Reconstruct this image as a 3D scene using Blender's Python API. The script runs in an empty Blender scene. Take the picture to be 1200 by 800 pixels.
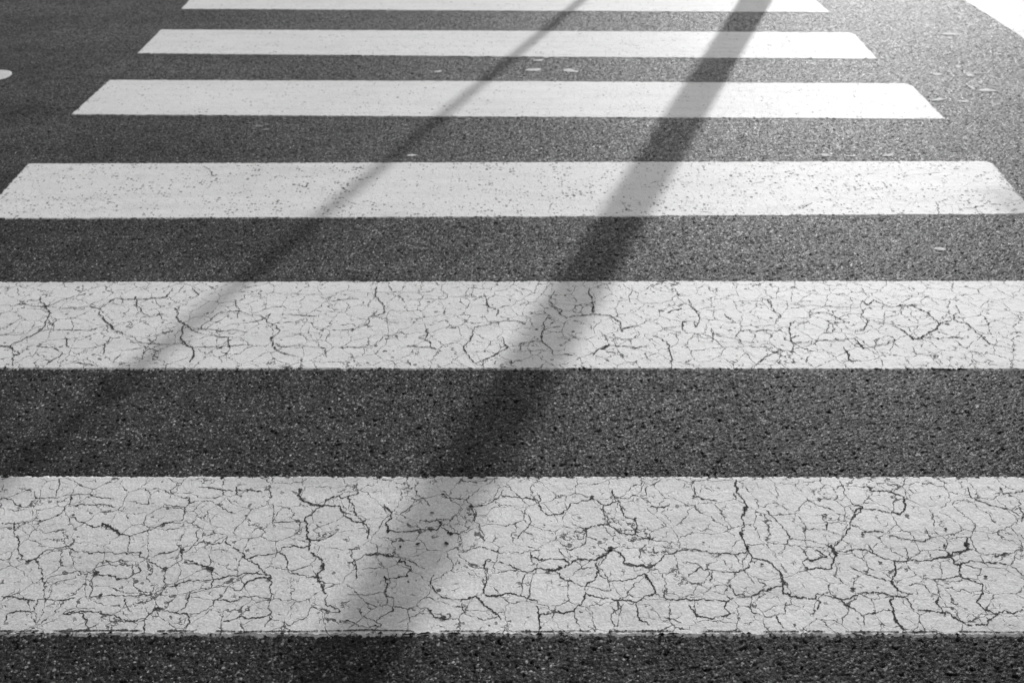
import bpy, bmesh, math, random
import numpy as np
from mathutils import Vector

random.seed(7)
R = math.radians
SC = bpy.context.scene
COL = SC.collection

# ------------------------------------------------------------------ camera
H = 1.58                      # eye height
FPX = 1200 * 35 / 36          # focal length in photo pixels
TILT = math.atan(745 / FPX)   # downward tilt
cam = bpy.data.cameras.new('camera')
cam.lens = 35; cam.sensor_width = 36
cam.clip_start = 0.05; cam.clip_end = 2000
cam_o = bpy.data.objects.new('camera', cam)
COL.objects.link(cam_o)
cam_o.location = (0, 0, H)
cam_o.rotation_euler = (math.pi / 2 - TILT, 0, 0)
SC.camera = cam_o
cam.dof.use_dof = True
cam.dof.focus_distance = 2.35
cam.dof.aperture_fstop = 5.0

# ------------------------------------------------------------------ light
SUN_AZ = R(19.8)              # to the right of straight ahead
SUN_EL = R(25)
world = bpy.data.worlds.new('World')
SC.world = world
world.use_nodes = True
nt = world.node_tree
for n in list(nt.nodes): nt.nodes.remove(n)
wo = nt.nodes.new('ShaderNodeOutputWorld')
bg = nt.nodes.new('ShaderNodeBackground')
sky = nt.nodes.new('ShaderNodeTexSky')
sky.sky_type = 'NISHITA'
sky.sun_disc = False
sky.sun_elevation = SUN_EL
sky.sun_rotation = SUN_AZ
sky.dust_density = 2.0
bw = nt.nodes.new('ShaderNodeRGBToBW')      # the photograph is black and white
nt.links.new(sky.outputs[0], bw.inputs[0])
nt.links.new(bw.outputs[0], bg.inputs[0])
bg.inputs[1].default_value = 0.125
nt.links.new(bg.outputs[0], wo.inputs[0])

sl = bpy.data.lights.new('sun', 'SUN')
sl.energy = 2.4
sl.angle = R(0.53)
sl.color = (1, 1, 1)
so = bpy.data.objects.new('sun', sl)
COL.objects.link(so)
SUNDIR = Vector((math.sin(SUN_AZ) * math.cos(SUN_EL), math.cos(SUN_AZ) * math.cos(SUN_EL), math.sin(SUN_EL)))
so.rotation_euler = SUNDIR.to_track_quat('Z', 'Y').to_euler()
so.location = (6, 14, 12)

SC.view_settings.view_transform = 'Standard'
SC.view_settings.look = 'None'
SC.view_settings.exposure = 0.2
SC.view_settings.gamma = 1
SC.view_settings.use_curve_mapping = False


# ------------------------------------------------------------------ helpers
def G(x, y, z=0.0):
    """ground point seen at photo pixel (x, y)"""
    u = (x - 600) / FPX; v = (y - 400) / FPX
    t = (H - z) / (math.sin(TILT) + v * math.cos(TILT))
    return Vector((u * t, t * (math.cos(TILT) - v * math.sin(TILT)), z))


def tag(o, label=None, cat=None, group=None, kind=None):
    if label: o['label'] = label
    if cat: o['category'] = cat
    if group: o['group'] = group
    if kind: o['kind'] = kind
    return o


def obj(name, bm, mats, parent=None, smooth=False):
    me = bpy.data.meshes.new(name)
    bm.normal_update()
    bm.to_mesh(me); bm.free()
    if not isinstance(mats, (list, tuple)): mats = [mats]
    for m in mats: me.materials.append(m)
    if smooth:
        for p in me.polygons: p.use_smooth = True
    o = bpy.data.objects.new(name, me)
    COL.objects.link(o)
    if parent: o.parent = parent
    return o


class Mat:
    def __init__(s, name):
        s.m = bpy.data.materials.new(name); s.m.use_nodes = True
        s.t = s.m.node_tree
        s.b = s.t.nodes['Principled BSDF']
        s.geo = s.t.nodes.new('ShaderNodeNewGeometry')
        s.P = s.geo.outputs['Position']

    def link(s, a, b): s.t.links.new(a, b)

    def _set(s, inp, v):
        if v is None: return
        if hasattr(v, 'links') or isinstance(v, bpy.types.NodeSocket): s.link(v, inp)
        elif inp.type == 'RGBA' and isinstance(v, (int, float)): inp.default_value = (v, v, v, 1)
        else: inp.default_value = v

    def scale(s, vec, k):
        n = s.t.nodes.new('ShaderNodeVectorMath'); n.operation = 'MULTIPLY'
        s._set(n.inputs[0], vec); n.inputs[1].default_value = k if isinstance(k, tuple) else (k, k, k)
        return n.outputs[0]

    def vadd(s, a, b):
        n = s.t.nodes.new('ShaderNodeVectorMath'); n.operation = 'ADD'
        s._set(n.inputs[0], a); s._set(n.inputs[1], b)
        return n.outputs[0]

    def noise(s, scale, detail=2, rough=0.5, vec=None, color=False):
        n = s.t.nodes.new('ShaderNodeTexNoise')
        n.inputs['Scale'].default_value = scale; n.inputs['Detail'].default_value = detail
        n.inputs['Roughness'].default_value = rough
        s.link(vec or s.P, n.inputs['Vector'])
        return n.outputs['Color' if color else 'Fac']

    def voro(s, scale, feature='F1', vec=None, rnd=1.0):
        n = s.t.nodes.new('ShaderNodeTexVoronoi'); n.feature = feature
        n.inputs['Scale'].default_value = scale
        n.inputs['Randomness'].default_value = rnd
        s.link(vec or s.P, n.inputs['Vector'])
        return n

    def mth(s, op, a, b=None, c=None, clamp=False):
        n = s.t.nodes.new('ShaderNodeMath'); n.operation = op; n.use_clamp = clamp
        s._set(n.inputs[0], a)
        if b is not None: s._set(n.inputs[1], b)
        if c is not None: s._set(n.inputs[2], c)
        return n.outputs[0]

    def ramp(s, v, a, b, lo=0.0, hi=1.0, smooth=True):
        n = s.t.nodes.new('ShaderNodeMapRange'); n.clamp = True
        n.interpolation_type = 'SMOOTHSTEP' if smooth else 'LINEAR'
        s._set(n.inputs[0], v); s._set(n.inputs[1], a); s._set(n.inputs[2], b)
        s._set(n.inputs[3], lo); s._set(n.inputs[4], hi)
        return n.outputs[0]

    def mixf(s, f, a, b):
        n = s.t.nodes.new('ShaderNodeMix'); n.data_type = 'FLOAT'
        s._set(n.inputs[0], f); s._set(n.inputs[2], a); s._set(n.inputs[3], b)
        return n.outputs[0]

    def sep(s, v):
        n = s.t.nodes.new('ShaderNodeSeparateXYZ'); s.link(v, n.inputs[0])
        return n.outputs

    def bump(s, h, dist, strength=1.0, normal=None):
        n = s.t.nodes.new('ShaderNodeBump')
        n.inputs['Distance'].default_value = dist
        s._set(n.inputs['Strength'], strength)
        s.link(h, n.inputs['Height'])
        if normal: s.link(normal, n.inputs['Normal'])
        return n.outputs[0]

    def out(s, col, rough, normal=None, spec=0.5):
        s._set(s.b.inputs['Base Color'], col); s._set(s.b.inputs['Roughness'], rough)
        s._set(s.b.inputs['Specular IOR Level'], spec)
        if normal is not None: s.link(normal, s.b.inputs['Normal'])
        return s.m


# ------------------------------------------------------------------ materials
def make_asphalt():
    """tarmac: stones of about 8 mm standing out of the binder, real relief on the road's dense mesh"""
    A = Mat('asphalt')
    warp = A.scale(A.noise(60, 1, .5, color=True), 0.007)
    pv = A.vadd(A.P, warp)
    v1 = A.voro(125, vec=pv)            # ~8 mm stones
    v2 = A.voro(300, vec=pv)            # ~3 mm grit
    c1 = A.sep(v1.outputs['Color']); c2 = A.sep(v2.outputs['Color'])
    dome1 = A.mth('MULTIPLY', A.ramp(v1.outputs['Distance'], .72, .22), A.ramp(c1[1], 0, 1, .35, 1, False))
    pit = A.ramp(A.noise(60, 3, .62), .585, .68)
    h = A.mth('SUBTRACT', dome1, A.mth('MULTIPLY', pit, 1.5))
    dome2 = A.mth('MULTIPLY', A.ramp(v2.outputs['Distance'], .75, .15), c2[1])
    stone = A.ramp(c1[0], 0.0, 1.0, .026, .048, False)
    pale = A.ramp(c1[0], .89, .94, 0, 1)
    stone = A.mixf(pale, stone, A.ramp(c1[2], 0, 1, .03, .42, False))
    grit = A.ramp(c2[0], .1, 1.0, .025, .050, False)
    grit = A.mixf(A.ramp(c2[0], .94, .97), grit, .26)
    show = A.ramp(v1.outputs['Distance'], .52, .30)
    alb = A.mixf(show, grit, stone)
    alb = A.mixf(pit, alb, .006)  # dark bitumen in the pits, with their shade put into the colour
    big = A.mth('MULTIPLY', A.ramp(A.noise(1.3, 4, .6), .3, .7, .72, 1.3), A.ramp(A.noise(11, 3, .6), .3, .7, .75, 1.25))
    alb = A.mth('MULTIPLY', alb, big)
    lane = A.noise(1, 3, .55, vec=A.scale(A.P, (.45, 3.2, 1)))      # tyre-worn lengths along the lanes
    alb = A.mth('MULTIPLY', alb, A.ramp(lane, .35, .65, .82, 1.14))
    rough = A.mixf(pit, A.ramp(c1[2], 0, 1, .30, .60, False), .9)
    # old oil stains beside the stop line
    for (px, py, rx, ry) in ((1175, 58, .45, .30), (1075, 56, .42, .12), (1110, 66, .5, .10), (60, 126, .55, .05)):
        c = G(px, py)
        q = A.scale(A.vadd(A.vadd(A.P, (-c.x, -c.y, 0)), A.scale(A.vadd(A.noise(6, 3, .6, color=True), (-.5, -.5, -.5)), (.5, .25, 0))), (1 / rx, 1 / ry, 0))
        ln = A.t.nodes.new('ShaderNodeVectorMath'); ln.operation = 'LENGTH'; A.link(q, ln.inputs[0])
        alb = A.mth('MULTIPLY', alb, A.ramp(ln.outputs['Value'], .2, 1.1, .55, 1))
    # broken stone faces: each stone and each grain of grit is tilted its own way and glints on its own
    f1 = A.scale(A.vadd(v1.outputs['Color'], (-.5, -.5, -.5)), (.36, .36, .2))
    f2 = A.scale(A.vadd(v2.outputs['Color'], (-.5, -.5, -.5)), (.32, .32, .2))
    nv = A.vadd(A.vadd(A.bump(dome2, .0011, 1.0), f1), f2)
    nn = A.t.nodes.new('ShaderNodeVectorMath'); nn.operation = 'NORMALIZE'; A.link(nv, nn.inputs[0])
    m = A.out(alb, rough, nn.outputs[0], .075)
    dn = A.t.nodes.new('ShaderNodeDisplacement')
    A.link(h, dn.inputs['Height'])
    dn.inputs['Midlevel'].default_value = .75
    dn.inputs['Scale'].default_value = .0024
    A.link(dn.outputs[0], A.t.nodes['Material Output'].inputs['Displacement'])
    m.displacement_method = 'DISPLACEMENT'
    return m


def make_paint(name, micro=0.0, spots=0.0, dirt=.5, seed=0.0, worn=None):
    """white road paint; micro = fine crack network, spots = worn-through specks"""
    A = Mat(name)
    off = A.vadd(A.P, (seed, seed * .7, 0))
    alb_a = A.ramp(A.noise(160, 3, .7, vec=off), .3, .75, .012, .075)
    # fine broken cracks
    warp = A.scale(A.vadd(A.noise(18, 4, .65, vec=off, color=True), (-.5, -.5, -.5)), .045)
    pw = A.vadd(off, warp)
    mask = None
    if micro > 0:
        e1 = A.voro(13, 'DISTANCE_TO_EDGE', pw).outputs['Distance']
        w1 = A.ramp(A.noise(42, 3, .6, vec=off), .345, .72, -.004, .026 * micro, False)
        m1 = A.ramp(A.mth('SUBTRACT', e1, w1), -.006, .010, 1, 0)
        e2 = A.voro(33, 'DISTANCE_TO_EDGE', pw).outputs['Distance']
        w2 = A.ramp(A.noise(30, 3, .6, vec=A.vadd(off, (3.1, 1.7, 0))), .44, .74, -.03, .06 * micro, False)
        m2 = A.ramp(A.mth('SUBTRACT', e2, w2), -.02, .02, 1, 0)
        mask = A.mth('MAXIMUM', m1, A.mth('MULTIPLY', m2, .85))
    if spots > 0:
        vs = A.voro(74, vec=A.vadd(off, A.scale(A.noise(90, 2, .6, vec=off, color=True), .012)))
        cs = A.sep(vs.outputs['Color'])
        clump = A.ramp(A.noise(7, 3, .6, vec=off), .35, .65, .65, 1.4, False)
        r = A.mth('MULTIPLY', A.ramp(cs[0], 1 - .62 * spots, 1, 0, .44, False), clump)
        ms = A.ramp(A.mth('SUBTRACT', vs.outputs['Distance'], r), -.10, .0, 1, 0)
        ms = A.mth('MULTIPLY', ms, A.ramp(r, .02, .1))
        ms = A.mth('MULTIPLY', ms, A.ramp(cs[1], 0, 1, .55, 1, False))
        mask = ms if mask is None else A.mth('MAXIMUM', mask, ms)
    if mask is None: mask = A.mth('ADD', 0.0, 0.0)
    # mottled white, grey with road dirt in the hollows
    base = A.ramp(A.noise(9, 4, .65, vec=off), .3, .72, .80 - .15 * dirt, .80, False)
    fine = A.ramp(A.noise(170, 3, .6, vec=off), .36, .62, 1 - .26 * dirt, 1.0)
    base = A.mth('MULTIPLY', base, fine)
    base = A.mth('MULTIPLY', base, A.ramp(A.noise(1.1, 3, .5, vec=off), .3, .7, 1 - .16 * dirt, 1.0))
    # grey tyre film drawn out along the traffic
    film = A.noise(1, 4, .6, vec=A.scale(off, (1.6, 17, 1)))
    base = A.mth('MULTIPLY', base, A.ramp(film, .42, .72, 1.0, 1 - .20 * dirt))
    if worn:                       # paint rubbed thin around one place
        c, rx, ry = worn
        q = A.scale(A.vadd(A.vadd(A.P, (-c.x, -c.y, 0)), A.scale(A.vadd(A.noise(9, 4, .7, color=True), (-.5, -.5, -.5)), (.25, .25, 0))), (1 / rx, 1 / ry, 0))
        ln = A.t.nodes.new('ShaderNodeVectorMath'); ln.operation = 'LENGTH'; A.link(q, ln.inputs[0])
        base = A.mth('MULTIPLY', base, A.ramp(ln.outputs['Value'], .3, 1.1, .52, 1))
    col = A.mixf(A.mth('MULTIPLY', mask, .88), base, alb_a)
    rough = A.mixf(mask, .60, .85)
    hp = A.mth('ADD', A.mth('MULTIPLY', A.noise(55, 3, .55, vec=off), 1.1), A.mth('MULTIPLY', A.noise(230, 2, .5, vec=off), .5))
    hh = A.mth('SUBTRACT', hp, A.mth('MULTIPLY', mask, 1.4))
    return A.out(col, rough, A.bump(hh, .0020, .7), .33)


M_asphalt = make_asphalt()
A = Mat('crack_floor')
M_crack = A.out(A.ramp(A.noise(150, 3, .7), .3, .7, .022, .075), .9, A.bump(A.noise(250, 2), .002), .2)
M_plain_white = make_paint('marking_paint', .05, .4, .8, seed=11)
A = Mat('pale_blob')
M_blob = A.out(A.ramp(A.noise(120, 3, .6), .3, .7, .40, .64), .7, A.bump(A.noise(200, 3), .001))
A = Mat('grey_scuff')
M_scuff = A.out(A.ramp(A.noise(140, 3, .7), .35, .65, .06, .22), .7, A.bump(A.noise(220, 3), .002))
A = Mat('pavement_slab')
e = A.voro(2.0, 'DISTANCE_TO_EDGE', rnd=0).outputs['Distance']
M_pave = A.out(A.mth('MULTIPLY', A.ramp(e, .0, .02, .3, 1), A.ramp(A.noise(30, 5, .7), .2, .8, .18, .30)), .85,
               A.bump(A.mth('ADD', A.ramp(e, 0, .02), A.mth('MULTIPLY', A.noise(200, 3), .3)), .003))
A = Mat('kerb_stone')
M_kerb = A.out(A.ramp(A.noise(120, 5, .7), .2, .8, .20, .36), .8, A.bump(A.noise(180, 4), .002))
A = Mat('earth')
M_earth = A.out(A.ramp(A.noise(2, 6, .7), .2, .8, .05, .10), .95, A.bump(A.noise(20, 5), .02))
A = Mat('galvanised_steel')
M_steel = A.out(A.ramp(A.voro(60).outputs['Distance'], 0, 1, .26, .34), .45, A.bump(A.noise(90, 3), .0006))
M_steel.node_tree.nodes['Principled BSDF'].inputs['Metallic'].default_value = .8
A = Mat('lamp_glass')
M_glass = A.out(.65, .2)
A = Mat('sign_face')
M_sign = A.out(A.ramp(A.noise(15, 3), .3, .7, .55, .62), .35)


# ------------------------------------------------------------------ the setting
def box(bm, x0, x1, y0, y1, z0, z1):
    v = [bm.verts.new((x, y, z)) for z in (z0, z1) for (x, y) in ((x0, y0), (x1, y0), (x1, y1), (x0, y1))]
    for f in ((3, 2, 1, 0), (4, 5, 6, 7), (0, 1, 5, 4), (1, 2, 6, 5), (2, 3, 7, 6), (3, 0, 4, 7)):
        bm.faces.new([v[i] for i in f])


def sheet(name, x0, x1, y0, y1, z, m):
    bm = bmesh.new()
    bm.faces.new([bm.verts.new(c) for c in ((x0, y0, z), (x1, y0, z), (x1, y1, z), (x0, y1, z))])
    return tag(obj(name, bm, m), kind='structure')


YN, YF = -1.1, 8.0
sheet('ground', -900, 900, -900, 900, -.05, M_earth)

def road_mesh():
    """one sheet: fine rows and columns on the crossing, where the stones stand up, coarse ones away from it"""
    ys = [YN]; y = .95
    while y < 7.6:
        ys.append(y); y += .0021 * max(1, y / 1.5)
    ys.append(YF)
    half = 640
    us = [-80] + [i / half for i in range(-half, half + 1)] + [80]
    nx, ny = len(us), len(ys)
    co = np.zeros((ny, nx, 3), np.float32)
    Y = np.array(ys)[:, None]
    U = np.array(us)[None, :]
    wid = .42 + .56 * np.clip(Y, .95, 7.6)
    X = np.where(np.abs(U) <= 1.0001, U * wid, U)
    co[..., 0] = X; co[..., 1] = np.broadcast_to(Y, X.shape)
    idx = np.arange(nx * ny).reshape(ny, nx)
    q = np.stack([idx[:-1, :-1], idx[:-1, 1:], idx[1:, 1:], idx[1:, :-1]], -1).reshape(-1, 4)
    me = bpy.data.meshes.new('road')
    me.vertices.add(nx * ny); me.vertices.foreach_set('co', co.ravel())
    nq = len(q)
    me.loops.add(nq * 4); me.loops.foreach_set('vertex_index', q.ravel().astype(np.int32))
    me.polygons.add(nq)
    me.polygons.foreach_set('loop_start', np.arange(0, nq * 4, 4, dtype=np.int32))
    me.update(calc_edges=True)
    me.polygons.foreach_set('use_smooth', np.ones(nq, bool))
    me.materials.append(M_asphalt)
    o = bpy.data.objects.new('road', me); COL.objects.link(o)
    return tag(o, kind='structure')


road_mesh()
for nm, y0, y1, y2 in (('far', YF, YF + .14, YF + 3.5), ('near', YN, YN - .14, YN - 3)):
    bm = bmesh.new()
    step = 1.0
    x = -80
    while x < 80:
        box(bm, x + .004, x + step - .004, min(y0, y1), max(y0, y1), -.04, .118 + random.uniform(-.002, .002))
        x += step
    bmesh.ops.bevel(bm, geom=[e for e in bm.edges if all(v.co.z > .1 for v in e.verts)], offset=.012, segments=2, affect='EDGES')
    tag(obj('kerb', bm, M_kerb), kind='structure')
    bm = bmesh.new()
    box(bm, -80, 80, min(y1, y2) + (0 if nm == 'near' else .003), max(y1, y2) - (.003 if nm == 'near' else 0), -.04, .114)
    tag(obj('pavement', bm, M_pave), kind='structure')


# ------------------------------------------------------------------ painted stripes
def fray(p, q, step, amp, rnd):
    """points from p to q with a slightly ragged line"""
    d = q - p; L = d.length; n = max(2, int(L / step)); nrm = Vector((-d.y, d.x, 0)).normalized()
    out = []; slow = 0
    for i in range(n):
        slow = slow * .85 + rnd.gauss(0, amp * .16)
        j = slow + rnd.gauss(0, amp * .60)
        if rnd.random() < .03: j += rnd.choice((-.6, 1)) * amp * rnd.uniform(1, 3.2)
        out.append(p + d * (i / n) + nrm * (j if i else 0))
    return out


def outline(corners, amp, rnd, round_r=()):
    pts = []
    n = len(corners)
    for i in range(n):
        pts += fray(corners[i], corners[(i + 1) % n], .006, amp, rnd)
    return pts


def slab(bm, pts, z, foot=.009, mi=0):
    """paint film: top face and a thin sloping rim down to the road"""
    c = Vector((0, 0, 0))
    for p in pts: c += p
    c /= len(pts)
    top = [bm.verts.new((p.x, p.y, z)) for p in pts]
    n = len(pts); low = []
    for i, p in enumerate(pts):
        t = pts[(i + 1) % n] - pts[i - 1]
        o = Vector((t.y, -t.x, 0))
        if o.length > 1e-9: o.normalize()
        low.append(bm.verts.new((p.x + o.x * foot, p.y + o.y * foot, -.003)))
    f = bm.faces.new(top); f.material_index = mi
    for i in range(n):
        q = bm.faces.new((low[i], low[(i + 1) % n], top[(i + 1) % n], top[i])); q.material_index = mi
    bmesh.ops.triangulate(bm, faces=[f])


Z_PAINT = .0009
zc = [0]


def ribbon(bm, pts, w, rnd, step=.003, rough=.2, var=.5):
    """a dark crack: jagged path of uneven width, here and there bridged by paint or opened into a chip"""
    path = [p.copy() for p in pts]
    while True:
        new = [path[0]]; more = False
        for a, b in zip(path, path[1:]):
            d = b - a
            if d.length > step:
                more = True
                m = (a + b) / 2 + Vector((-d.y, d.x, 0)) * rnd.uniform(-1, 1) * (rough * 1.35 if d.length < .016 else rough * .55)
                new += [m, b]
            else: new.append(b)
        path = new
        if not more: break
    n = len(path)
    if n < 3: return
    zc[0] += 1
    z = Z_PAINT + .0003 + (zc[0] % 400) * .000003
    prev = None; slow = 0; gap = 0; chip = 0
    for i, p in enumerate(path):
        t = path[min(i + 1, n - 1)] - path[max(i - 1, 0)]
        o = Vector((-t.y, t.x, 0))
        if o.length > 1e-9: o.normalize()
        slow = slow * .7 + rnd.gauss(0, .4)
        e = min(1, .65 + min(i, n - 1 - i) * .1)
        k = max(.38, .76 + slow * var) * e
        if chip: chip -= 1; k *= 1.9
        elif rnd.random() < .04: chip = rnd.choice((1, 2, 2, 3)); k *= 1.7
        wa = w * k * rnd.uniform(.35, 1.5) / 2
        wb = w * k * rnd.uniform(.35, 1.5) / 2
        cur = (bm.verts.new((p.x + o.x * wa, p.y + o.y * wa, z)), bm.verts.new((p.x - o.x * wb, p.y - o.y * wb, z)))
        if gap: gap -= 1; prev = None if gap else prev
        elif rnd.random() < .02 and k < .8: gap = rnd.choice((1, 2, 3))
        if prev and not gap:
            f = bm.faces.new((prev[1], cur[1], cur[0], prev[0])); f.material_index = 1
        prev = cur


def pit(bm, c, r, rnd):
    zc[0] += 1
    z = Z_PAINT + .0022 + (zc[0] % 100) * .000004
    n = 13; k = rnd.uniform(0, 6)
    vs = [bm.verts.new((c.x + r * (1 + .35 * math.sin(2 * a + k) + rnd.uniform(-.25, .25)) * math.cos(a),
                        c.y + r * (.9 + rnd.uniform(-.25, .25)) * math.sin(a), z))
          for a in [2 * math.pi * i / n for i in range(n)]]
    f = bm.faces.new(vs); f.material_index = 1


ZK = 1185 / 400                # the photo was read in windows 400 px wide


def win(ox, oy, lists): return [[(ox + x / ZK, oy + y / ZK) for x, y in l] for l in lists]


CR1 = win(0, 530, [
    [(5,160),(40,165),(75,190),(105,190)], [(85,125),(120,135),(125,158),(190,158),(260,148),(315,148),(395,160)],
    [(210,90),(205,120),(190,158)], [(5,245),(80,240),(140,240),(215,210),(240,185),(290,180),(350,182),(400,190)],
    [(50,250),(50,290),(70,310),(65,345),(100,380),(160,340),(230,325),(310,350),(380,345),(440,350),(490,350)],
    [(355,245),(385,260),(420,285),(450,295),(500,275),(560,250),(600,240),(635,235),(640,195),(655,180),(655,155)],
    [(655,178),(730,168),(770,190),(820,212)], [(450,300),(445,335),(460,355),(530,385),(575,405),(635,370),(630,330),(640,310)],
    [(635,370),(690,390),(740,410),(740,440),(735,470),(700,480),(660,490)], [(575,405),(570,450),(560,480),(480,495),(410,498),(345,498),(315,500)],
    [(315,500),(320,450),(330,420),(270,410),(210,425),(165,438),(155,460)], [(330,405),(345,380),(430,375)],
    [(330,420),(400,430),(440,440),(490,410),(480,395)], [(130,380),(145,405),(150,440),(155,490)],
    [(5,500),(60,505),(130,510),(180,510),(260,505)], [(130,510),(120,545),(125,590)], [(15,590),(25,560),(70,550),(120,555)],
    [(240,555),(290,560),(300,590),(310,620)], [(220,560),(290,550),(350,550),(420,580),(500,578),(540,540),(600,555),(650,560),(660,590),(640,610)],
    [(505,578),(505,625)], [(570,470),(620,455),(680,445),(740,440),(790,430),(850,420),(935,425)],
    [(940,425),(935,470),(940,510),(930,540),(940,580),(920,605)], [(950,175),(945,240),(955,260)], [(945,245),(1060,240)],
    [(780,310),(830,345),(855,370),(910,405),(935,425)], [(855,370),(900,355),(960,350)],
    [(970,345),(1000,380),(1000,410),(1090,430),(1110,445)], [(640,345),(690,315),(770,315),(790,290)], [(690,315),(680,280),(695,260),(650,240),(590,240)],
    [(980,330),(1050,330),(1080,320)], [(1065,300),(1130,300),(1170,275)], [(940,580),(1000,600),(1060,575),(1080,535),(1180,555)],
    [(1135,500),(1130,530),(1180,550)], [(775,585),(830,570),(870,575),(940,560)], [(735,470),(800,465),(830,480)],
    [(430,500),(460,550)], [(660,490),(640,540),(600,555)], [(740,410),(700,400)], [(240,185),(250,160)], [(255,225),(330,260),(400,270)],
    [(505,125),(525,150),(520,180),(450,170)], [(570,180),(640,190)], [(750,510),(720,545),(690,560),(660,560)], [(745,510),(800,520),(840,505)],
    [(820,120),(835,160)], [(690,120),(780,130),(870,130),(910,140)], [(570,130),(640,160)], [(1130,165),(1180,150)], [(830,500),(940,510)],
]) + win(400, 530, [
    [(0,385),(40,380),(85,352),(180,360),(240,380),(290,405)], [(30,165),(50,210),(75,240),(95,270),(90,300)],
    [(265,100),(262,150),(310,185)], [(350,155),(430,165),(455,190),(465,215),(470,245),(490,275),(495,310)],
    [(455,190),(510,180),(555,145),(565,130)], [(565,155),(640,158),(680,165),(690,200),(715,220),(760,215),(795,180),(865,160)],
    [(680,140),(690,170)], [(870,160),(910,185),(965,170),(940,130)], [(940,150),(990,160),(1060,150),(1062,115)],
    [(610,300),(635,270),(670,290)], [(600,190),(650,220),(660,240),(640,268)], [(420,348),(470,330),(540,345),(620,350),(690,340)],
    [(510,370),(500,405)], [(720,410),(690,400),(650,415),(600,400),(520,380)], 
    [(885,375),(890,400),(920,430),(935,475)], [(880,385),(895,410),(880,440),(850,460)],
    [(935,480),(900,475),(860,465),(820,455),(760,430),(740,405)], [(935,445),(1000,440),(1050,420),(1080,460),(1090,490),(1130,510),(1180,510)],
    [(980,385),(1030,395),(1075,400)], [(850,460),(850,490),(830,530),(810,550),(740,555),(700,560)], [(810,550),(815,590),(840,625)],
    [(850,490),(900,505),(950,512),(1025,520),(1030,570),(1070,600)], [(960,515),(960,545),(935,575),(945,605)],
    [(330,490),(355,505),(415,510),(430,560),(490,580),(550,570)], [(500,495),(580,490),(630,500),(680,515),(685,560),(690,615)],
    [(415,510),(470,500),(520,545),(555,580)], [(20,490),(80,495),(140,485),(180,505),(180,550),(120,590)],
    [(150,430),(160,460),(150,485)], [(200,380),(240,395),(230,430),(160,440)], [(1025,520),(1050,505),(1085,490)], [(1090,390),(1120,355),(1185,335)],
    [(850,270),(870,255),(930,250),(970,280),(1020,285),(1080,300)], [(795,240),(850,275),(850,310),(820,330),(755,335),(790,370)],
    [(970,190),(980,220),(1020,235),(1020,280)], [(55,540),(80,570),(140,600),(60,605)], [(910,190),(915,230)], [(330,230),(345,255),(370,280),(410,285)],
    [(160,280),(155,245),(175,230),(150,180)], [(0,200),(35,235),(75,245)], [(300,540),(250,570),(200,590)], [(165,270),(330,272)], [(660,365),(740,370),(790,380)],
    [(620,500),(625,460),(650,415)], [(330,490),(310,450),(320,425)], [(1070,190),(1140,180)], [(1120,570),(1180,590)],
    [(395,215),(410,240),(395,250)], [(50,440),(45,390)], [(500,410),(495,480)], [(0,160),(60,140),(55,110)], [(0,585),(60,600)],
]) + win(800, 530, [
    [(240,370),(215,410),(150,415),(80,408),(40,385),(0,380)], [(215,415),(250,455)],
    [(350,465),(300,475),(240,500),(185,495),(165,460)], [(240,510),(240,555),(300,570),(355,560),(360,520)], [(325,575),(350,610)],
    [(0,510),(80,512),(150,518),(145,540),(170,560),(110,575),(50,570),(20,530)], [(150,518),(200,500),(240,505)],
    [(545,100),(560,145),(590,180),(625,190)], [(625,190),(590,225),(580,260),(545,310),(525,335)], [(625,195),(690,205),(755,215),(775,185),(765,155)],
    [(360,270),(375,300),(440,305),(515,330)], [(510,405),(430,405)],
    [(535,345),(600,335),(650,345),(700,370),(760,378),(890,365),(985,340)], [(985,335),(1050,355),(1115,355),(1180,325)],
    [(650,320),(660,345)], [(580,395),(640,425),(725,445),(745,480),(800,490)], [(730,440),(740,400),(730,375)],
    [(460,505),(470,490),(550,510),(600,550),(630,570),(630,600)], [(555,510),(610,490),(690,488),(730,500),(730,555),(745,590),(770,615)],
    [(630,565),(690,550),(730,548)], [(740,500),(770,500),(800,545),(870,550),(930,560),(990,600)], [(870,440),(930,435),(965,430),(965,390),(1000,375)],
    [(960,430),(1040,455),(1045,490),(1020,520),(1045,545),(1090,560),(1180,545)], [(990,120),(1000,155),(1075,185),(1140,200),(1185,225)],
    [(430,160),(460,180),(550,215),(585,230)], [(640,110),(655,135),(740,145),(770,155)], [(290,200),(350,265),(375,300)],
    [(420,270),(500,268),(560,290)], [(620,280),(690,275)], [(890,500),(880,520),(910,560)], [(1165,280),(1185,300)],
    [(1185,430),(1150,400),(1080,385),(1000,375)], [(0,340),(120,348),(215,350)], [(480,215),(500,240),(500,265)], [(375,300),(345,345),(330,350)],
    [(770,330),(785,375)], [(720,290),(760,300),(830,310)], [(840,260),(860,300)], [(1100,560),(1060,590),(1000,600)], [(100,430),(95,450)],
    [(260,370),(250,385)], [(940,385),(920,350)], [(1170,190),(1175,240)], [(1100,120),(1110,145),(1180,130)], [(780,460),(830,455),(890,500)],
    [(40,120),(38,155),(120,170)], [(460,340),(500,360),(420,375)], [(20,430),(60,400)], [(470,545),(480,520),(460,505)],
])
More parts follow.
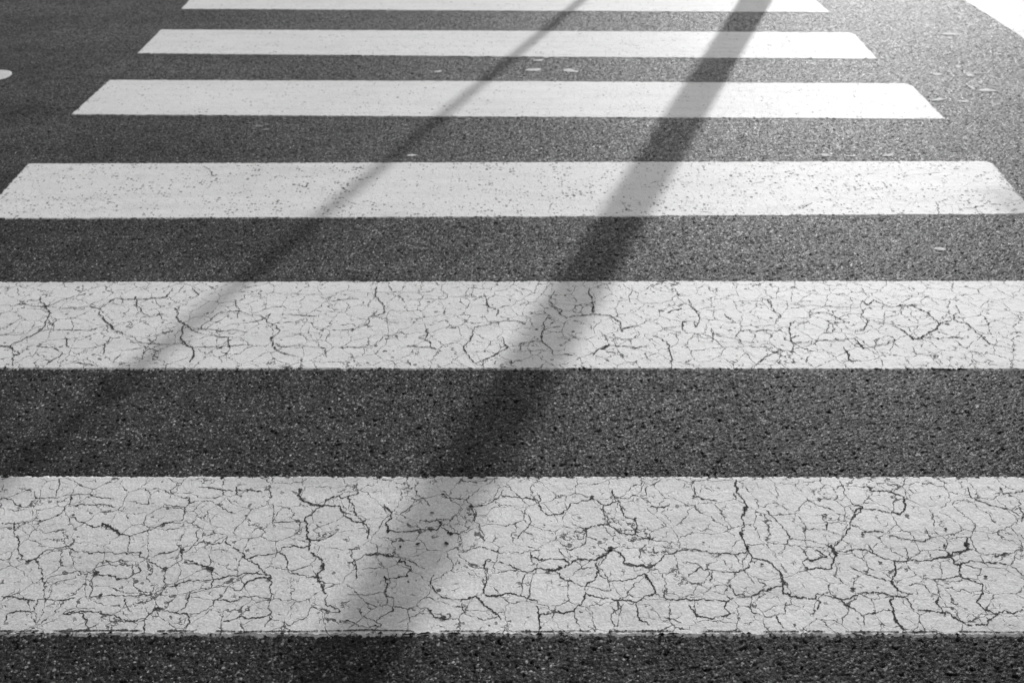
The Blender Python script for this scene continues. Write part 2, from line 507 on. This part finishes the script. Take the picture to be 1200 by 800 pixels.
CR1_BIG = win(0, 530, [
    [(1040,125),(1050,165),(1110,185),(1180,185)], [(1110,190),(1060,230),(1065,270),(1075,315),(1080,345),(1110,370),(1125,398),(1100,430),(1120,470),(1135,500)],
    [(845,468),(870,445),(905,435),(935,440)], [(355,245),(385,260),(420,285)], [(635,375),(690,390),(740,410)],
]) + win(400, 530, [
    [(720,410),(750,405),(820,372),(885,372),(935,335),(960,345),(985,370)], [(300,540),(320,570),(375,580)],
    [(1050,420),(1080,460),(1090,490)], [(500,495),(560,497)], [(980,385),(1030,395),(1075,400)], [(85,352),(180,360)],
]) + win(800, 530, [
    [(185,95),(195,145),(220,180),(205,230),(200,285),(225,330),(240,365),(300,380),(335,410),(350,450),(350,490),(400,505),(460,505)],
    [(515,320),(530,350),(525,380),(510,405)], [(590,180),(625,190),(590,225)], [(985,295),(985,340)], [(725,445),(745,480)], [(730,550),(745,590),(770,615)],
    [(335,410),(350,450)], [(890,365),(985,340)], [(1085,365),(1130,350)], [(765,170),(770,200)],
])
PIT1 = [(70,188,7),(570,250,9),(375,255,6),(335,420,9),(350,498,8),(575,405,8),(635,340,9),(735,405,9),(1120,395,8),(935,440,8),(100,380,8),(255,220,6),(140,240,6)]
PIT1 = [(x / ZK, 530 + y / ZK, r) for x, y, r in PIT1]
PIT1 += [(400 + x / ZK, 530 + y / ZK, r) for x, y, r in
         [(265,320,8),(365,318,9),(205,330,6),(935,335,10),(355,575,8),(450,190,8),(352,148,6),(870,157,8),(1020,232,7),(705,255,4),(315,212,6),(380,283,7),(850,268,7),(720,410,7)]]
PIT1 += [(800 + x / ZK, 530 + y / ZK, r) for x, y, r in
         [(38,155,6),(218,195,9),(205,285,7),(225,330,7),(275,390,6),(530,350,9),(428,403,6),(495,218,6),(590,475,8),(912,268,8),(985,320,10),(908,325,7),(1115,355,7),(1050,433,7),(625,288,6),(72,315,4),(910,560,6)]]
CR2 = win(0, 250, [
    [(0,320),(90,315),(160,325)], [(160,325),(250,330),(320,325)], [(160,325),(220,300),(295,280)],
    [(395,405),(470,430),(480,450),(550,455),(630,455)], [(395,300),(350,330),(345,345)], [(400,295),(470,300),(580,290),(600,260)],
    [(145,408),(240,405),(320,405),(385,385)], [(130,460),(180,465),(215,490),(165,525)], [(45,470),(45,530)], [(240,465),(330,465),(375,450),(385,430)],
    [(365,460),(360,490)], [(500,490),(510,475),(560,455)],
    [(690,405),(740,405),(820,405),(860,415)], [(700,390),(760,345),(830,340),(900,355),(960,390),(965,420)], [(670,260),(690,285)],
    [(815,300),(830,330),(825,365)], [(680,465),(780,460),(820,460),(850,455)], [(785,490),(800,460),(795,430)],
    [(950,465),(1020,460),(1110,465)], [(1075,390),(1085,440),(1110,450)], [(1110,290),(1150,305)], [(870,290),(910,290),(900,275)],
    [(390,520),(420,490)], [(1000,350),(1100,355)], [(245,325),(290,335)], [(170,370),(190,390)], [(60,260),(70,285)], [(470,290),(475,320),(490,330)],
    [(490,340),(520,360),(570,350)], [(880,380),(910,370),(940,350)], [(700,420),(760,430)], [(20,385),(60,380)], [(225,430),(230,455)], [(1130,470),(1135,500)],
    [(0,460),(45,465),(70,490)], [(760,500),(770,520)], [(1040,500),(1020,495)], [(260,520),(330,528)],
]) + win(400, 250, [
    [(95,360),(150,345)], [(95,385),(95,360)], [(0,405),(45,405),(75,390)], [(0,300),(60,300)],
    [(225,300),(290,298),(360,300),(370,285),(345,265)], [(510,325),(545,335),(540,355)], [(465,395),(525,382),(560,375),(610,375)],
    [(150,372),(200,380)], [(295,400),(300,420)], [(0,465),(110,460),(150,425),(180,425)],
    [(205,470),(250,460),(310,465),(350,480)], [(435,490),(465,520),(550,480),(580,465),(560,430)], [(490,530),(495,515)],
    [(620,455),(690,445)], [(780,365),(870,350)], [(895,405),(915,425),(930,460)], [(900,470),(870,495)],
    [(935,460),(1020,470),(1070,460)], [(1055,490),(1075,515)], [(590,475),(660,480),(710,475)],
    [(735,495),(810,493)], [(1010,260),(1005,310)], [(1120,400),(1185,395)], [(970,440),(1040,430)], [(1155,260),(1165,285),(1185,280)],
    [(600,265),(630,285)], [(640,310),(620,320)], [(360,330),(360,355)], [(270,430),(310,450)], [(470,290),(430,290)], [(700,405),(760,395)],
    [(800,420),(830,440)], [(740,270),(730,290)], [(1030,390),(1000,395)], [(1130,345),(1180,330)], [(230,510),(240,530)], [(590,510),(590,525)],
    [(460,250),(450,280)], [(165,250),(175,270)], [(610,375),(640,385)], [(650,345),(700,350),(720,355)], [(740,330),(760,350)],
]) + win(800, 250, [
    [(620,260),(650,290),(615,320),(620,355),(640,375)], [(375,385),(365,410),(375,435),(380,480)], [(375,435),(405,425)],
    [(385,450),(450,445),(520,445),(600,435)], [(650,370),(740,395),(790,425)], [(895,385),(855,350),(805,325)],
    [(895,380),(940,365),(960,340),(945,320)], [(800,440),(930,430),(980,435)], [(795,465),(810,490),(870,495)],
    [(20,300),(55,350),(60,370),(45,395)], [(145,350),(185,380)], [(105,420),(180,435),(240,450),(255,425),(230,405)],
    [(310,490),(330,475),(385,480)], [(640,320),(660,300),(730,325),(800,320)], [(730,290),(820,290),(860,295),(890,320)], [(375,380),(440,375)],
    [(1040,390),(1110,365),(1185,370)], [(430,515),(440,495)], [(660,465),(730,440)], [(370,315),(450,320),(600,330)], [(500,410),(505,385),(540,380)],
    [(100,400),(105,445)], [(185,430),(195,410)], [(0,380),(40,375)], [(260,520),(310,490)], [(700,360),(760,345)], [(290,300),(310,320)],
    [(880,490),(900,525)], [(1050,510),(1080,515)], [(950,515),(960,525)], [(1060,450),(1160,475)], [(240,410),(310,408)], [(580,380),(530,380)], [(440,350),(500,345),(560,375)],
])
CR2_BIG = win(0, 250, [
    [(140,290),(160,325),(165,370),(145,408),(80,440),(30,462)], [(345,350),(385,385),(395,405)], [(610,330),(620,375),(655,395),(690,415)],
    [(635,395),(630,440),(670,470),(660,520)], [(940,430),(945,460),(1000,490)],
]) + win(400, 250, [
    [(125,255),(130,300),(150,325),(150,345)], [(500,295),(510,325)], [(455,410),(450,440),(425,465),(435,490)], [(720,305),(735,325),(765,335)],
    [(715,360),(705,400),(695,430),(700,450),(735,490)], [(865,260),(870,300),(875,350),(930,355),(970,380),(978,412)], [(900,470),(930,460)],
    [(1080,425),(1140,460),(1150,510)],
]) + win(800, 250, [
    [(640,375),(630,400),(605,410)], [(600,440),(625,470)], [(305,305),(310,330),(345,360)], [(560,465),(575,500),(590,520)], [(830,430),(895,385)],
    [(940,370),(990,385),(1020,415),(1050,440),(1065,455)],
])
PIT2 = [(x / ZK, 250 + y / ZK, r) for x, y, r in [(295,282,6),(320,405,5),(945,435,8),(140,405,7),(390,400,6),(160,325,7),(630,440,6),(345,350,5),(40,385,5),(565,352,4),(770,268,4),(590,315,5),(140,458,7),(320,260,4),(1090,370,4)]]
PIT2 += [(400 + x / ZK, 250 + y / ZK, r) for x, y, r in [(40,405,9),(695,430,7),(450,430,6),(985,355,4),(1065,325,4),(150,345,6),(510,325,5),(520,385,5),(245,370,5),(935,360,5),(930,458,5),(1145,515,7),(300,405,5),(790,298,3),(585,520,4)]]
PIT2 += [(800 + x / ZK, 250 + y / ZK, r) for x, y, r in [(160,288,4),(375,435,5),(380,482,6),(600,410,5),(830,432,7),(735,442,6),(875,500,8),(515,458,5),(500,348,4),(290,408,5),(1048,432,5),(990,430,5),(808,325,5),(20,513,4),(105,435,4)]]
CR3 = win(0, 0, [[(710,580),(735,600),(745,615)], [(1015,640),(1060,650),(1075,635)], [(375,700),(400,705)], [(720,655),(735,640)], [(230,585),(250,592)]]) + \
    win(400, 0, [[(965,700),(990,725)], [(720,715),(735,705)], [(0,650),(30,668)], [(985,730),(1010,732)], [(1070,640),(1095,630)]]) + \
    win(800, 0, [[(240,640),(285,628)], [(60,735),(105,740)], [(415,725),(450,705)], [(875,700),(885,745)], [(960,728),(1045,715)], [(690,630),(710,655)], [(565,590),(580,600)], [(640,608),(665,602)], [(850,605),(900,600)]])
PIT3 = [(x / ZK, y / ZK, 6) for x, y in [(710,580),(640,650),(205,635),(1065,648),(320,640),(735,610)]] + [(400 + x / ZK, y / ZK, 6) for x, y in [(868,668),(990,730),(110,648),(725,715),(685,630),(870,688),(32,748)]] + [(800 + x / ZK, y / ZK, 5) for x, y in [(120,752),(105,598),(30,580)]]


def joined(lines, others, reach=13):
    """carry each crack's loose end on to the next crack, as paint breaks into closed plates"""
    out = []
    for l in lines:
        l = list(l)
        for end in (0, -1):
            x, y = l[end]; best = None
            for o in others:
                if o[0] == l[0] or o[-1] == l[-1] or l[end] in o: continue
                for (ax, ay), (bx, by) in zip(o, o[1:]):
                    dx, dy = bx - ax, by - ay; L = dx * dx + dy * dy or 1
                    t = min(1, max(0, ((x - ax) * dx + (y - ay) * dy) / L))
                    qx, qy = ax + dx * t, ay + dy * t
                    d = math.hypot(qx - x, (qy - y) * 1.7)
                    if best is None or d < best[0]: best = (d, qx, qy)
            if best and .5 < best[0] < reach:
                l = [(best[1], best[2])] + l if end == 0 else l + [(best[1], best[2])]
        out.append(l)
    return out


def crossing_stripe(px, paint, label, seed, cracks=(), big=(), pits=(), w=.0032, wbig=.006, amp=.0022, rim_line=None):
    rnd = random.Random(seed)
    c = [G(*p) for p in px]               # counter-clockwise seen from above
    bm = bmesh.new()
    slab(bm, outline(c, amp, rnd), Z_PAINT)
    cracks = joined(cracks, list(cracks) + list(big)); big = joined(big, list(cracks) + list(big), 7)
    for l in cracks: ribbon(bm, [G(*p) for p in l], w * rnd.uniform(.55, 1.25), rnd)
    for l in big: ribbon(bm, [G(*p) for p in l], wbig * rnd.uniform(.8, 1.2), rnd, rough=.2, var=.3)
    for x, y, r in pits:
        p = G(x, y); pit(bm, p, r / ZK / FPX * H / math.sin(TILT) * .72, rnd)
    if rim_line:
        (x0, y0), (x1, y1) = rim_line
        x = x0
        while x < x1:
            L = rnd.uniform(20, 120)
            t0 = (x - x0) / (x1 - x0); t1 = (x + L - x0) / (x1 - x0)
            ribbon(bm, [G(x, y0 + (y1 - y0) * t0), G(x + L, y0 + (y1 - y0) * t1)], .0035, rnd, rough=.03)
            x += L + rnd.uniform(2, 40)
    o = obj('crossing_stripe', bm, [paint, M_crack])
    return tag(o, label, 'crossing stripe', 'white stripes of the zebra crossing')


def ext(y_row, side):
    """x pixel of the crossing's side edge at a row out of frame"""
    return 584 + (-1.05 if side < 0 else 1.10) * (y_row + 345)


PA = make_paint('cracked_paint', .85, .13, .75, seed=0)
PB = make_paint('broken_paint', .8, .24, .5, seed=3)
PC = make_paint('specked_paint', .04, 1.15, .5, seed=5, worn=(G(1206, 238), .20, .22))
PD = make_paint('sound_paint', .05, .30, .45, seed=8)
PE = make_paint('sound_dusty_paint', .05, .34, .5, seed=9)
S = 'white zebra stripe '
crossing_stripe([(ext(741.5, -1), 741.5), (ext(742.5, 1), 742.5), (ext(560, 1), 560.5), (ext(559, -1), 559)], PA,
                'nearest and broadest white crossing stripe, crazed all over with dark cracks', 1, CR1, CR1_BIG, PIT1, .0028, .0042, .0023, ((0, 739), (1200, 740)))
crossing_stripe([(ext(431, -1), 431), (ext(432, 1), 432), (ext(329.5, 1), 329.5), (ext(331, -1), 331)], PB,
                'second nearest white crossing stripe, with broken thin cracks, its ends out of the picture', 2, CR2, CR2_BIG, PIT2, .0029, .0044, .0023)
crossing_stripe([(-24, 256), (600, 254), (1212, 250.5), (1186, 220), (1163, 192), (1156, 189), (600, 190.5), (34, 192)], PC,
                'white crossing stripe peppered with dark specks, right end rounded and worn grey', 3, CR3, [], PIT3, .004, .006, .0028)
crossing_stripe([(85, 134), (600, 137), (1107, 139.5), (1069, 101), (1062, 98.2), (600, 95.5), (129, 94)], PD,
                'clean white crossing stripe third from the top, its left end pointed at the corner', 4, [], [], [], amp=.0032)
crossing_stripe([(162, 62.5), (600, 66.5), (1028, 69.3), (1001, 40.3), (995, 38.3), (600, 36.5), (189, 35)], PE,
                'white crossing stripe second from the top, crossed by both shadows', 5, [], [], [], amp=.0032)
crossing_stripe([(213, 10.5), (600, 12.8), (972, 14.7), (946, -8), (600, -10), (233, -11)], PD,
                'farthest white crossing stripe, cut off by the top edge of the picture', 6, [], [], [], amp=.003)

# stop line of the far lane, ending beside the crossing
bm = bmesh.new(); rnd = random.Random(21)
a = G(1200, 45); b = G(1130, 0)
d = (b - a).normalized(); nrm = Vector((d.y, -d.x, 0))
p0 = a - d * .35; p1 = a + d * ((YF - .25 - a.y) / d.y)
slab(bm, outline([p0, p0 + nrm * .5, p1 + nrm * .5, p1], .0025, rnd), Z_PAINT)
tag(obj('stop_line', bm, M_plain_white), 'white stop line running away beyond the right end of the stripes', 'stop line')

# round painted dot at the left edge
bm = bmesh.new(); c = G(-9, 88.5)
pts = [c + Vector((math.cos(t), math.sin(t), 0)) * .088 * (1 + rnd.uniform(-.02, .02)) for t in [2 * math.pi * i / 60 for i in range(60)]]
slab(bm, pts, Z_PAINT)
tag(obj('painted_dot', bm, M_plain_white), 'round white painted dot on the asphalt left of the stripes', 'road marking')

# ------------------------------------------------------------------ pale spots trodden into the asphalt
SPOTS = [
    (625, 82, 15, 3.2, 'broad pale spot, left of the two big ones between the upper stripes'),
    (668, 83, 17, 3, 'long pale spot right of the two big ones between the upper stripes'),
    (631, 71, 10, 2, 'small pale spot above the two big ones, the left of that pair'),
    (641, 67, 8, 1.8, 'tiny pale spot under the second stripe from the top, above two big spots'),
    (513, 84, 9, 1.6, 'faint thin pale spot left of the slim shadow between the upper stripes'),
    (482, 182, 11, 2, 'small pale spot at the foot of the slim shadow above the specked stripe'),
    (967, 182, 12, 2.4, 'pale spot right of the broad shadow just above the specked stripe, leftmost of three'),
    (998, 183, 10, 2, 'pale spot just above the specked stripe, middle one of three'),
    (1041, 182, 13, 2.6, 'pale spot just above the specked stripe, rightmost of three'),
    (1114, 40, 17, 2.8, 'long pale spot nearest to the white stop line'),
    (1099, 87, 11, 2.6, 'pale spot right of the second stripe from the top, below its end'),
    (1137, 88.5, 9, 3, 'roundish pale spot midway between stop line and worn stripe end'),
    (1157, 106, 19, 3, 'longest pale spot at the right, level with the third stripe from the top'),
    (1099, 117, 17, 2.2, 'thin pale spot beside the right end of the third stripe from the top'),
    (1130, 119, 10, 2.6, 'short pale spot close right of a thin one by the third stripe from the top'),
    (1123, 78.5, 6, 2.2, 'tiny pale spot between the stop line and the stripe ends'),
    (1139, 103, 5, 4, 'tiny pale spot just left of the longest one at the right'),
    (1102, 292, 10, 4, 'bright pale spot alone on the asphalt below the worn stripe end'),
]
for i, (x, y, w, hh, lab) in enumerate(SPOTS):
    rnd = random.Random(100 + i)
    c = G(x, y); k = G(x + .5, y).x - G(x - .5, y).x; ky = abs(G(x, y - .5).y - G(x, y + .5).y)
    a, b = w * k * .54, hh * ky * .56
    bm = bmesh.new(); ph = rnd.uniform(0, 6); n = 36; tilt = rnd.uniform(-.35, .35)
    rings = []
    for s, z in ((1.0, .0), (.86, .0009), (.5, .0011)):
        ring = []
        for q in range(n):
            t = 2 * math.pi * q / n
            r = s * (1 + .16 * math.sin(2 * t + ph) + .12 * math.sin(3 * t - ph) + .09 * math.sin(7 * t + 2 * ph)) * (1 + rnd.uniform(-.10, .10))
            px, py = a * r * math.cos(t), b * r * math.sin(t)
            ring.append(bm.verts.new((px - py * tilt, py + px * tilt, z)))
        rings.append(ring)
    for r0, r1 in zip(rings, rings[1:]):
        for q in range(n): bm.faces.new((r0[q], r0[(q + 1) % n], r1[(q + 1) % n], r1[q]))
    bm.faces.new(rings[-1])
    o = obj('pale_spot', bm, M_blob, smooth=True); o.location = (c.x, c.y, 0)
    tag(o, lab, 'spot', 'pale spots trodden into the asphalt')

# dull grey scuff on the asphalt at the upper left
bm = bmesh.new(); rnd = random.Random(55)
for (x, y, w, hh) in ((303, 148, 12, 2.4), (312, 152, 8, 2.2), (298, 151, 5, 1.2), (313, 146.5, 7, 1.4)):
    c = G(x, y); k = G(x + .5, y).x - G(x - .5, y).x; ky = abs(G(x, y - .5).y - G(x, y + .5).y)
    vs = []
    for q in range(30):
        t = 2 * math.pi * q / 30; r = 1 + rnd.uniform(-.35, .35)
        vs.append(bm.verts.new((c.x + w * k / 2 * r * math.cos(t), c.y + hh * ky / 2 * r * math.sin(t), .0014 + .0003 * len(bm.faces))))
    bm.faces.new(vs)
tag(obj('scuff_mark', bm, M_scuff), 'dull grey scuff on the asphalt below the third stripe from the top', 'scuff mark')

# ------------------------------------------------------------------ the posts that throw the two shadows
SH = Vector((SUNDIR.x, SUNDIR.y, 0)).normalized()


def lathe(bm, prof, n=32, cx=0, cy=0):
    rings = [[bm.verts.new((cx + r * math.cos(2 * math.pi * i / n), cy + r * math.sin(2 * math.pi * i / n), z)) for i in range(n)] for r, z in prof]
    for a, b in zip(rings, rings[1:]):
        for i in range(n): bm.faces.new((a[i], a[(i + 1) % n], b[(i + 1) % n], b[i]))
    bm.faces.new(rings[0][::-1]); bm.faces.new(rings[-1])


def empty(name, loc, rz=0):
    o = bpy.data.objects.new(name, None); COL.objects.link(o); o.location = loc; o.rotation_euler = (0, 0, rz); return o


def post_base(px, yrow, beyond):
    g = G(px, yrow); return g + SH * beyond


ZP = .114
b1 = post_base(886, 0, 3.3)
lamp = tag(empty('street_lamp', (b1.x, b1.y, ZP)), 'tall grey street lamp on the far pavement, out of sight, that throws the broad shadow', 'street lamp')
bm = bmesh.new(); lathe(bm, [(.20, 0), (.20, .02), (.135, .025), (.13, .30), (.112, .33)]); obj('base', bm, M_steel, lamp)
bm = bmesh.new(); lathe(bm, [(.106, .331), (.082, 4.9), (.055, 8.6)]); obj('pole', bm, M_steel, lamp, True)
bm = bmesh.new(); box(bm, .056, 1.5, -.03, .03, 8.46, 8.52); obj('arm', bm, M_steel, lamp)
bm = bmesh.new(); box(bm, 1.502, 2.2, -.14, .14, 8.42, 8.56)
bmesh.ops.bevel(bm, geom=bm.edges[:], offset=.04, segments=3, affect='EDGES'); head = obj('lamp_head', bm, M_steel, lamp)
bm = bmesh.new(); box(bm, 1.58, 2.1, -.10, .10, 8.39, 8.418); obj('lens', bm, M_glass, head)

b2 = post_base(682, 0, 4.4)
sign = tag(empty('sign_post', (b2.x, b2.y, ZP if b2.y < YF + 3.5 else -.05)), 'slim steel sign post beyond the crossing, out of sight, that throws the thin shadow', 'sign post')
bm = bmesh.new(); lathe(bm, [(.10, 0), (.10, .012), (.045, .014), (.043, .1)]); obj('base', bm, M_steel, sign)
bm = bmesh.new(); lathe(bm, [(.037, .101), (.035, 7.0)]); obj('pole', bm, M_steel, sign, True)
bm = bmesh.new(); lathe(bm, [(.038, 7.001), (.038, 7.04), (.02, 7.055)]); obj('cap', bm, M_steel, sign)
bm = bmesh.new(); lathe(bm, [(.30, 0), (.30, .004)], 48); sp = obj('sign_plate', bm, M_sign, sign)
sp.rotation_euler = (math.pi / 2, 0, 0); sp.location = (0, -.045, 6.65)
